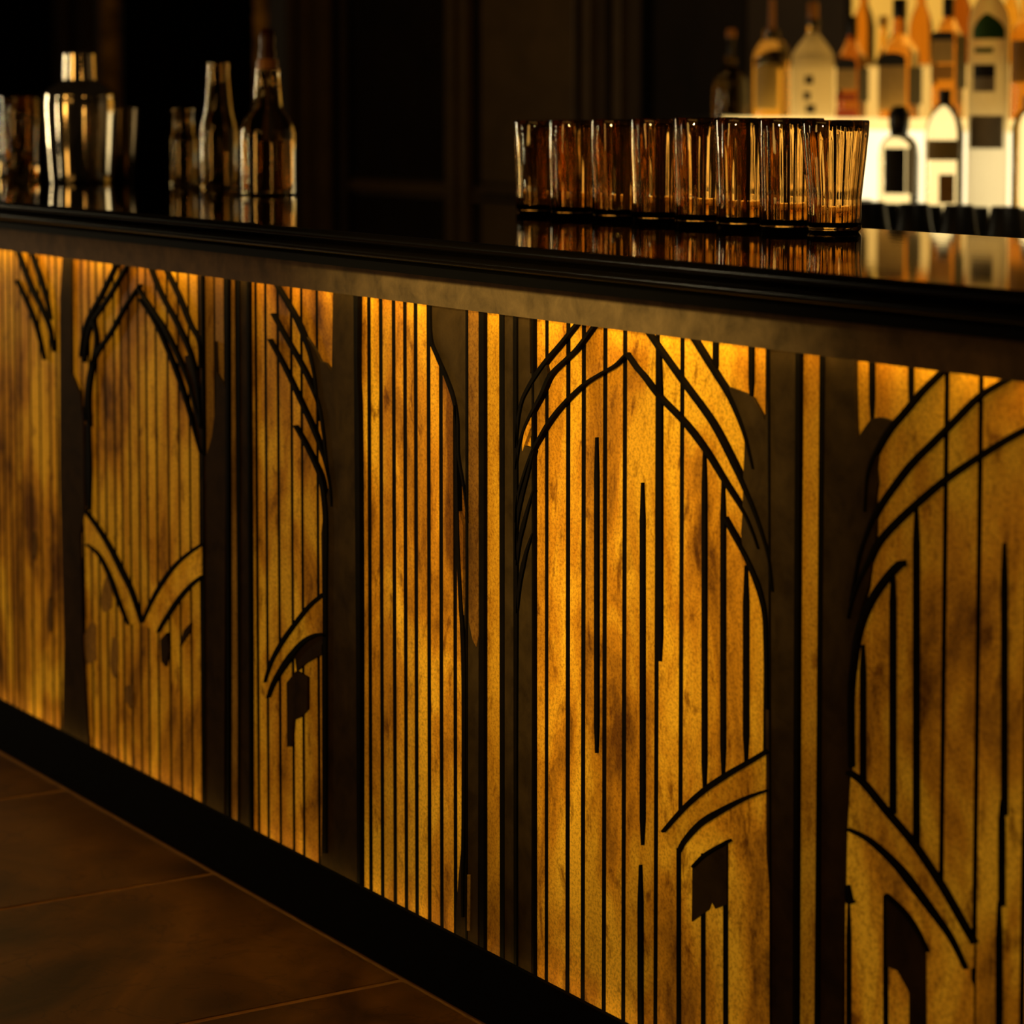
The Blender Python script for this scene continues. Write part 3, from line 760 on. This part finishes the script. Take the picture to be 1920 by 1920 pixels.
# top tier, heads between the others
for cx, hw, top_y, mt, cap, lab in ((1618, 21, -60, 'whisky', 'amber_cap', 'amber bottle on the top tier behind the black domed whisky bottle'),
        (1655, 20, 30, 'gold_spirit', 'cream_label', 'pale golden bottle on the top tier behind the wide whisky bottle'),
        (1725, 22, -60, 'whisky', 'black_cap', 'amber bottle on the top tier between the two square whisky bottles'),
        (1800, 22, -80, 'darkrum', 'black_cap', 'dark bottle on the top tier behind the green crested bottle'),
        (1893, 20, -70, 'gold_spirit', 'black_cap', 'golden bottle on the top tier right of the green crested bottle')):
    shelf_bottle('liqueur_bottle', cx, Y3, Z2, [('body', mt, [(hw-1,200),(hw,192),(hw,top_y+110),(hw*.8,top_y+90),(hw*.45,top_y+70)], 2),
        ('neck', mt, [(hw*.42,top_y+70),(hw*.40,top_y+20)], 2), ('cap', cap, [(hw*.46,top_y+20),(hw*.46,top_y)], 2)], lab, 'bottles on the top tier of the display')
# front bottles standing on the back bar worktop
e, c, s, zz = shelf_bottle('liqueur_bottle', 1686, Y1, Z0, [
    ('body', 'clear', [(36,470),(38,462),(38,292),(35,272),(27,260),(19,254)], 2), ('cap', 'black_cap', [(16,254),(19,236),(20,212),(14,202),(10,198)], 2)],
    'clear bottle with a black label and dark cap, in front of the lit step', 'front bottles on the back bar')
round_label(e, c, s, zz, 38, 1659, 1698, 1686, 277, 362, 'black_label')
round_label(e, c, s, zz, 38, 1700, 1716, 1686, 277, 362, 'grey_label', 'side_label')
e, c, s, zz = shelf_bottle('liqueur_bottle', 1771, Y1, Z0, [
    ('body', 'clear', [(34,470),(36,462),(36,250),(32,228),(22,206),(13,194)], 2), ('cap', 'black_cap', [(11,194),(12,168)], 2)],
    'clear bottle with an amber label low down, in front of the dark square whisky bottle', 'front bottles on the back bar')
round_label(e, c, s, zz, 36, 1762, 1790, 1771, 326, 380, 'amber_label')
round_label(e, c, s, zz, 36, 1740, 1796, 1771, 262, 300, 'gold_label', 'upper_label')
e, c, s, zz = shelf_bottle('liqueur_bottle', 1930, Y1, Z0, [
    ('body', 'clear', [(30,470),(32,462),(32,240),(26,220),(14,205)], 2), ('cap', 'black_cap', [(12,205),(12,180)], 2)],
    'clear bottle cut by the right edge in front of the lit step', 'front bottles on the back bar')

# dark cups upside down in two rows along the front of the back bar worktop
def cup(cx, ytop, Y, label, k=1.0):
    b = on_y(cx, ytop, Y); s = pxm(b); h = b.z-Z0
    o = lathe('upturned_cup', [(0, 0), (42*k/s, 0), (43*k/s, .004), (33*k/s, h*.55), (28*k/s, h-.004), (26*k/s, h), (0, h)], M['dark_cup'], None, 40, ang=30)
    o.location = (b.x, Y, Z0); tag(o, label, 'cup', 'upturned dark cups behind the counter')
fr = ['first', 'second', 'third', 'fourth']
for i, (x, y) in enumerate(((1632,378), (1714,381), (1798,384), (1886,387))):
    cup(x, y, Yc, '%s upturned dark cup in the front row, counted from the last tumbler' % fr[i])
for i, (x, y) in enumerate(((1610,374), (1662,382), (1742,385), (1828,388), (1914,391))):
    cup(x, y, Yc+.11, '%s upturned dark cup in the rear row, counted from the last tumbler' % (fr+['fifth'])[i], .9)
